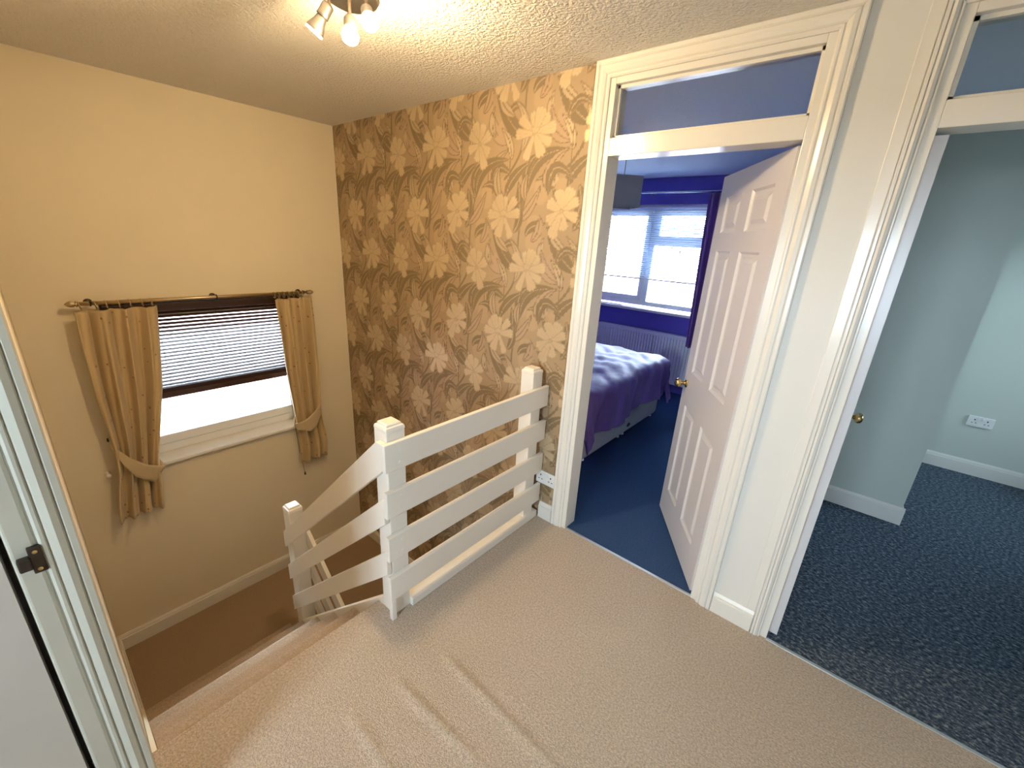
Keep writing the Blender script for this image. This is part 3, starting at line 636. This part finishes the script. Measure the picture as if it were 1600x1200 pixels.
# ================================================================== CEILING LIGHT
cl_ = thing('ceiling_light', 'brushed steel ceiling spotlight fitting with glowing bulbs', 'ceiling light', (1.86, -.908, H))
MB().lathe((1.86, -.908, H), (0, 0, -1), [(0, .088), (.006, .090), (.018, .082), (.026, .066), (.028, .001)], 32).build('ceiling_plate', 'steel', cl_, smooth=True)
def head(base, end, bulb, flare=False, lit=True):
    base, end = Vector(base), Vector(end); d = (end-base).normalized(); L = (end-base).length
    MB().tube([tuple(Vector((1.86, -.908, H-.02)).lerp(Vector((base.x, base.y, H-.02)), .6)), (base.x, base.y, (base.z+H-.02)/2), tuple(base), tuple(base + d*.012)], .006, 8).build('arm', 'bronze', cl_, smooth=True)
    h = MB().lathe(tuple(base), tuple(d), [(0, .006), (.004, .016), (.010, .019), (L-.008, .019), (L, .020), (L+.0005, .016)], 18).build('lamp_holder', 'steel', cl_, smooth=True)
    if flare:
        MB().lathe(tuple(base + d*(L-.002)), tuple(d), [(0, .014), (.004, .016), (.020, .019), (.040, .027), (.050, .029), (.052, .0285)], 20).build('reflector', 'steel', h, smooth=True)
        MB().lathe(tuple(base + d*(L+.0505)), tuple(d), [(0, .0275), (.003, .0275), (.004, .002)], 20).build('bulb_face', 'bulb_spot', h)
    else:
        MB().lathe(tuple(end - d*.004), tuple(d), [(0, .011), (.006, .016), (.014, .023), (.026, .027), (.038, .024), (.047, .014), (.051, .001)], 18).build('bulb', 'bulb', h, smooth=True)
head((1.842, -.980, 2.325), (1.822, -.998, 2.287), None, True)
head((1.925, -.958, 2.278), (1.938, -.967, 2.238), None)
head((1.962, -.920, 2.305), (1.992, -.932, 2.270), None)

# ================================================================== SOCKETS
def socket(name, label, x, y, z):
    t = thing(name, label, 'socket', (x, y, z))
    box(x-.073, y-.010, z-.043, x+.073, y, z+.043).build('face_plate', 'plastic', t, bevel=.004)
    for dx in (-.036, .036):
        box(x+dx-.0035, y-.0112, z+.010, x+dx+.0035, y-.0095, z+.020).build('pin_hole', 'hole', t)
        for s_ in (-1, 1): box(x+dx+s_*.011-.004, y-.0112, z-.014, x+dx+s_*.011+.004, y-.0095, z-.009).build('pin_hole', 'hole', t)
        box(x+dx*.35-.007, y-.0135, z+.014, x+dx*.35+.007, y-.0095, z+.032).build('switch', 'plastic', t, bevel=.002)
    return t
socket('wall_socket', 'white double socket on the wallpaper beside the bedroom door frame', 2.225, -.001, .275)
socket('wall_socket', 'white double socket on the far sage wall', 4.37, SYW, .45)

# ================================================================== BEDROOM
bd = thing('bed', 'pale grey divan bed with chrome feet', 'bed', (1.1, 1.4, 0))
box(.06, .68, .055, 2.09, 2.12, .33).build('divan_base', 'divan', bd, bevel=.05, seg=4)
box(.06, .70, .33, 2.07, 2.10, .56).build('mattress', 'mattress', bd, bevel=.05, seg=4)
for x in (.25, 2.045):
    for y in (.755, 1.35, 1.44, 2.06):
        MB().lathe((x, y, 0), (0, 0, 1), [(0, .020), (.006, .024), (.014, .020), (.030, .024), (.042, .018), (.06, .010)], 14).build('foot', 'chrome', bd, smooth=True)
MB().lathe((2.09, 1.445, .135), (1, 0, 0), [(0, .03), (.004, .03), (.006, .022), (.003, .018), (.002, .002)], 18).xf(lambda p: Vector((p.x, 1.445+(p.y-1.445)*1.1, .135+(p.z-.135)*.55))).build('grip', 'hole', bd)
def duvet_fn(u, v):
    s_ = .25 + u*(2.41-.25); t_ = .36 + v*(2.44-.36)          # cloth coordinates
    xE, yA, yB, top = 2.07, .71, 2.09, .615
    ds = max(0, s_-xE); dt = max(0, yA-t_, t_-yB); sg = -1 if t_ < yA else 1
    D = math.hypot(ds, dt)
    r = .07
    if D > 0:
        if D < r*PI/2: out, dz = r*math.sin(D/r), r*(1-math.cos(D/r))
        else: out, dz = r + .06*(D-r*PI/2), r + (D-r*PI/2)
        nxv, nyv = ds/D, dt/D*sg
        flare = .03*math.sin(9*t_+2*s_)*min(1, dz/.25) if ds > 0 else .02*math.sin(8*s_)*min(1, dz/.25)
        x = min(s_, xE) + nxv*(out+flare); y = min(max(t_, yA), yB) + nyv*(out+flare); z = top-dz
        if ds > 0 and dt == 0: z += .02*math.sin(5*t_)*min(1, dz/.3)
        z = max(z, .1)
    else:
        x, y, z = s_, t_, top
    puff = .02*math.sin(PI*min(1, max(0, (t_-.5)/1.8))) + .008*math.sin(7*s_+3*t_)*math.sin(6*t_-2*s_) + .006*math.sin(17*s_-9*t_) + .0045*math.sin(31*t_+13*s_+3*math.sin(9*s_)) + .003*math.sin(47*s_+21*t_+2*math.sin(13*t_))
    if D > 0: puff *= max(0, 1-D/.1)
    wob = .007*math.sin(34*t_ + 4*math.sin(6*s_)) + .004*math.sin(55*t_+20*s_)
    if ds > 0: x += wob*min(1, ds/.12)
    return (x, y, z+puff)
dv = sheet(duvet_fn, 130, 130).build('duvet', 'duvet', smooth=True)
tag(dv, 'rumpled purple satin duvet hanging over the end of the bed', 'duvet'); solid(dv, .02, 1)

# radiator
rd = thing('radiator', 'white ribbed panel radiator under the bedroom window', 'radiator', (1.44, 3.0, .12))
n_r = 34; pts = []
rx0, rx1 = .87, 2.06
for i in range(n_r):
    a0 = rx0 + (rx1-rx0)*i/n_r; a1 = (rx1-rx0)/n_r
    pts += [(a0, 2.975), (a0+a1*.35, 2.975), (a0+a1*.45, 2.964), (a0+a1*.9, 2.964)]
pts += [(rx1, 2.975), (rx1, 2.985), (rx0, 2.985)]
MB().prism(pts, .17, .66, 'z').build('front_panel', 'radiator', rd)
box(rx0, 2.966, .655, rx1, 3.03, .702).build('top_cover', 'radiator', rd, bevel=.006)
box(rx0, 2.966, .12, rx1, 2.985, .175).build('bottom_edge', 'radiator', rd, bevel=.004)
for x in (rx0, rx1-.004): box(x, 2.966, .12, x+.004, 3.03, .70).build('side_cover', 'radiator', rd)
for x in (rx0+.15, rx1-.15): box(x-.02, 2.985, .2, x+.02, BYW-.002, .6).build('wall_bracket', 'radiator', rd)
# bedroom window
t = thing('window_2', 'white bedroom window with three lights', 'window', (1.3, 3.2, BZ0), kind='structure')
def frame_xz(mb, y0, y1, x0, x1, z0, z1, wd):
    return mb.box(x0, y0, z0, x1, y1, z0+wd).box(x0, y0, z1-wd, x1, y1, z1).box(x0, y0, z0+wd, x0+wd, y1, z1-wd).box(x1-wd, y0, z0+wd, x1, y1, z1-wd)
frame_xz(MB(), 3.20, 3.26, BX0, BX1, BZ0+.02, BZ1, .055).build('window_frame', 'upvc', t, bevel=.004)
box(1.285, 3.20, BZ0+.07, 1.345, 3.26, BZ1-.05).build('mullion', 'upvc', t, bevel=.004)
box(1.345, 3.20, 1.66, BX1-.05, 3.26, 1.72).build('transom', 'upvc', t, bevel=.004)
frame_xz(MB(), 3.185, 3.25, BX0+.055, 1.285, BZ0+.075, BZ1-.055, .06).build('sash', 'upvc', t, bevel=.005)
frame_xz(MB(), 3.185, 3.25, 1.345, BX1-.055, 1.72, BZ1-.055, .05).build('sash', 'upvc', t, bevel=.005)
box(BX0+.1, 3.226, BZ0+.12, 1.23, 3.23, BZ1-.1).build('glass_pane', 'glass', t)
box(1.345, 3.226, BZ0+.07, BX1-.05, 3.23, 1.665).build('glass_pane', 'glass', t)
box(1.39, 3.226, 1.765, BX1-.1, 3.23, BZ1-.1).build('glass_pane', 'glass', t)
box(BX0-.03, 3.015, BZ0-.025, BX1+.03, 3.2, BZ0+.005).build('window_sill', 'gloss', t, bevel=.006)
vb2 = thing('venetian_blind', 'pale slatted venetian blind half lowered in the bedroom window', 'blind', (1.31, 3.13, BZ1))
box(BX0+.02, 3.10, BZ1-.03, BX1-.02, 3.13, BZ1).build('head_rail', 'upvc', vb2, bevel=.002)
sl2 = MB().prism([(3.104, .0040), (3.115, .0016), (3.126, -.0048), (3.126, -.0036), (3.115, .0030), (3.104, .0054)], BX0+.03, BX1-.03, 'x')
f2 = None
for i in range(34):
    z = BZ1-.045 - i*(.80-.045)/33
    if f2 is None: o = f2 = sl2.build('slat', 'blind_slat', vb2)
    else: o = f2.copy(); C.objects.link(o)
    o.location = (0, 0, z)
box(BX0+.03, 3.103, BZ1-.83, BX1-.03, 3.127, BZ1-.815).build('bottom_rail', 'upvc', vb2, bevel=.002)
for x in (.8, 1.31, 1.82): MB().tube([(x, 3.115, BZ1-.03), (x, 3.115, BZ1-.82)], .001, 5).build('ladder_cord', 'upvc', vb2)
cp2 = thing('curtain_pole', 'thin chrome curtain pole above the bedroom window', 'curtain pole', (1.3, 2.925, 2.21))
MB().tube([(.42, 2.925, 2.205), (2.22, 2.925, 2.205)], .010, 12).build('pole', 'chrome', cp2, smooth=True)
for x in (.5, 1.31, 2.12): MB().tube([(x, 2.925, 2.205), (x, BYW, 2.19)], .006, 8).build('bracket', 'steel', cp2)
for x, s_ in ((.42, -1), (2.22, 1)): MB().lathe((x, 2.925, 2.205), (s_, 0, 0), [(0, .010), (.004, .018), (.02, .02), (.034, .012), (.04, .002)], 12).build('finial', 'chrome', cp2, smooth=True)
def bcurt(x0, x1, z0, z1, f, am, pin):
    def fn(u, v):
        z = z1 + (z0-z1)*v; k = math.sin(PI*min(1, v/.62))**2 if v < .62 else 0.0
        xa, xb = x0, x1
        if pin == 'l': xb = x1 - .09*math.sin(PI*min(v/.9, 1)*.5)
        else: xa = x0 + .05*v
        th = 2*PI*f*u + .5*v
        return (xa+(xb-xa)*u, 2.925+am*math.sin(th), z)
    return sheet(fn, 60, 30)
o = tag(bcurt(.44, .78, .62, 2.19, 4, .03, 'l').build('curtain', 'purple_cloth', smooth=True), 'purple curtain hanging at the left of the bedroom window', 'curtain'); solid(o, .003)
o = tag(bcurt(1.95, 2.2, .60, 2.19, 3.5, .03, 'r').build('curtain', 'purple_cloth', smooth=True), 'dark purple curtain hanging between bedroom window and open door', 'curtain'); solid(o, .003)
tag(MB().tube([(.80, 3.07, .940), (.88, 3.10, .940), (.95, 3.06, .945), (1.02, 3.11, .940), (1.10, 3.07, .940)], .004, 6).build('cable', 'flex', smooth=True), 'loose dark cable lying on the bedroom window sill', 'cable')
# pendant lamp
pd = thing('pendant_lamp', 'grey cube pendant lampshade hanging from the bedroom ceiling', 'lamp', (1.60, 1.72, H))
MB().lathe((1.60, 1.72, H), (0, 0, -1), [(0, .04), (.012, .038), (.022, .02), (.024, .004)], 16).build('ceiling_rose', 'plastic', pd, smooth=True)
MB().tube([(1.60, 1.72, H-.02), (1.60, 1.72, 2.12)], .0035, 6).build('flex', 'flex', pd)
sq = lambda r, z: [(1.60+r*math.cos(PI/2*i-.05), 1.72+r*math.sin(PI/2*i-.05), z) for i in range(4)]
MB().loft([sq(.182, 2.185), sq(.182, 1.945), sq(.178, 1.945), sq(.178, 2.185), sq(.182, 2.185)], cap=False).build('lamp_shade', 'shade', pd)
MB().lathe((1.60, 1.72, 2.13), (0, 0, -1), [(0, .012), (.03, .016), (.05, .016), (.052, .012)], 12).build('lamp_holder', 'plastic', pd, smooth=True)
for k in range(2):
    dx, dy = (.175, 0) if k == 0 else (0, .175)
    MB().tube([(1.60-dx, 1.72-dy, 2.18), (1.60+dx, 1.72+dy, 2.18)], .002, 5).build('shade_wire', 'steel', pd)

# unseen side room and landing windows, added to bring in daylight
t = thing('added_window_3', 'unseen white framed window added to light the right hand room', 'window', (6.35, 2.15, .9), kind='structure')
frame_rect(6.33, 6.39, 1.97, 2.63, 1.25, 1.75, .04).build('window_frame', 'upvc', t)
box(6.355, 2.01, 1.29, 6.359, 2.59, 1.71).build('glass_pane', 'glass', t)
t = thing('added_window_4', 'unseen white framed landing window added behind the viewpoint for daylight', 'window', (3.3, -4.15, .8), kind='structure')
frame_xz(MB(), -4.16, -4.10, 2.75, 3.65, 1.10, 1.80, .05).build('window_frame', 'upvc', t); box(3.175, -4.16, 1.15, 3.225, -4.10, 1.75).build('mullion', 'upvc', t)
box(2.80, -4.132, 1.15, 3.175, -4.128, 1.75).build('glass_pane', 'glass', t); box(3.225, -4.132, 1.15, 3.60, -4.128, 1.75).build('glass_pane', 'glass', t)

# ================================================================== OUTSIDE
struct(box(-60, -60, -2.95, 60, 60, -2.85), 'ground', 'lawn', 'pale paving outside the house', 'ground')
hs = thing('neighbour_house', 'pink brick house facing the bedroom window', 'house', (0, 16, -2.85))
box(-9, 16, -2.85, 7, 23, 2.6).build('wall', 'brick', hs)
MB().prism([(15.6, 2.55), (23.4, 2.55), (19.5, 5.6)], -9.4, 7.4, 'x').build('roof', 'rooftile', hs)
for (x, z, wd, hg) in ((-6.4, .4, 1.5, 1.2), (-3.4, .4, 1.2, 1.2), (-.9, .4, 1.5, 1.2), (3.0, .4, 1.5, 1.2), (-6.2, -2.2, 1.8, 1.3), (-2.6, -2.2, 1.8, 1.3), (1.2, -2.2, 1.5, 1.3)):
    wf = frame_xz(MB(), 15.92, 16.0, x, x+wd, z, z+hg, .09).box(x+wd/2-.04, 15.92, z, x+wd/2+.04, 16, z+hg).build('window', 'upvc', hs)
    box(x+.08, 15.95, z+.08, x+wd-.08, 15.97, z+hg-.08).build('pane', 'dim', wf)
M['side_brick'] = mat('pink_brick', (0.30, 0.22, 0.20), 0.9, var=0.12, vscale=5)
hs2 = thing('side_house', 'pink house wall beyond the stair window', 'house', (-3.4, -2, -2.85))
box(-8.4, -9, -2.85, -3.4, 4.0, 2.0).build('wall', 'side_brick', hs2)
MB().prism([(-3.25, 1.95), (-5.9, 3.4), (-8.7, 1.95)], -9.2, 4.2, 'y').build('roof', 'rooftile', hs2)
def tree(name, label, base, h, seed):
    r = random.Random(seed); t = thing(name, label, 'tree', base)
    mb = MB(); bx, by, bz = base
    mb.tube([(bx, by, bz), (bx+.05, by, bz+h*.4), (bx, by+.1, bz+h*.8)], [.12, .09, .05], 7); mb.build('trunk', 'bark', t)
    tw = MB()
    def br(p, d, L, rad, dep):
        q_ = p + d*L; tw.tube([tuple(p), tuple((p+q_)/2 + Vector((r.uniform(-.1,.1), r.uniform(-.1,.1), 0))*L), tuple(q_)], [rad, rad*.8, rad*.6], 4, cap=False)
        if dep:
            for _ in range(3):
                nd = (d + Vector((r.uniform(-.8,.8), r.uniform(-.8,.8), r.uniform(-.1,.6)))).normalized(); br(p + d*L*r.uniform(.5, 1), nd, L*.62, rad*.55, dep-1)
    for k in range(9):
        a_ = k*2.4; z = bz + h*(.35+.05*k); br(Vector((bx, by, z)), Vector((math.cos(a_), math.sin(a_), .7)).normalized(), h*.22, .035, 3)
    tw.build('branches', 'bark', t)
tree('bare_tree', 'bare winter tree in front of the pink brick house', (-.6, 13.2, -2.85), 6.0, 3)
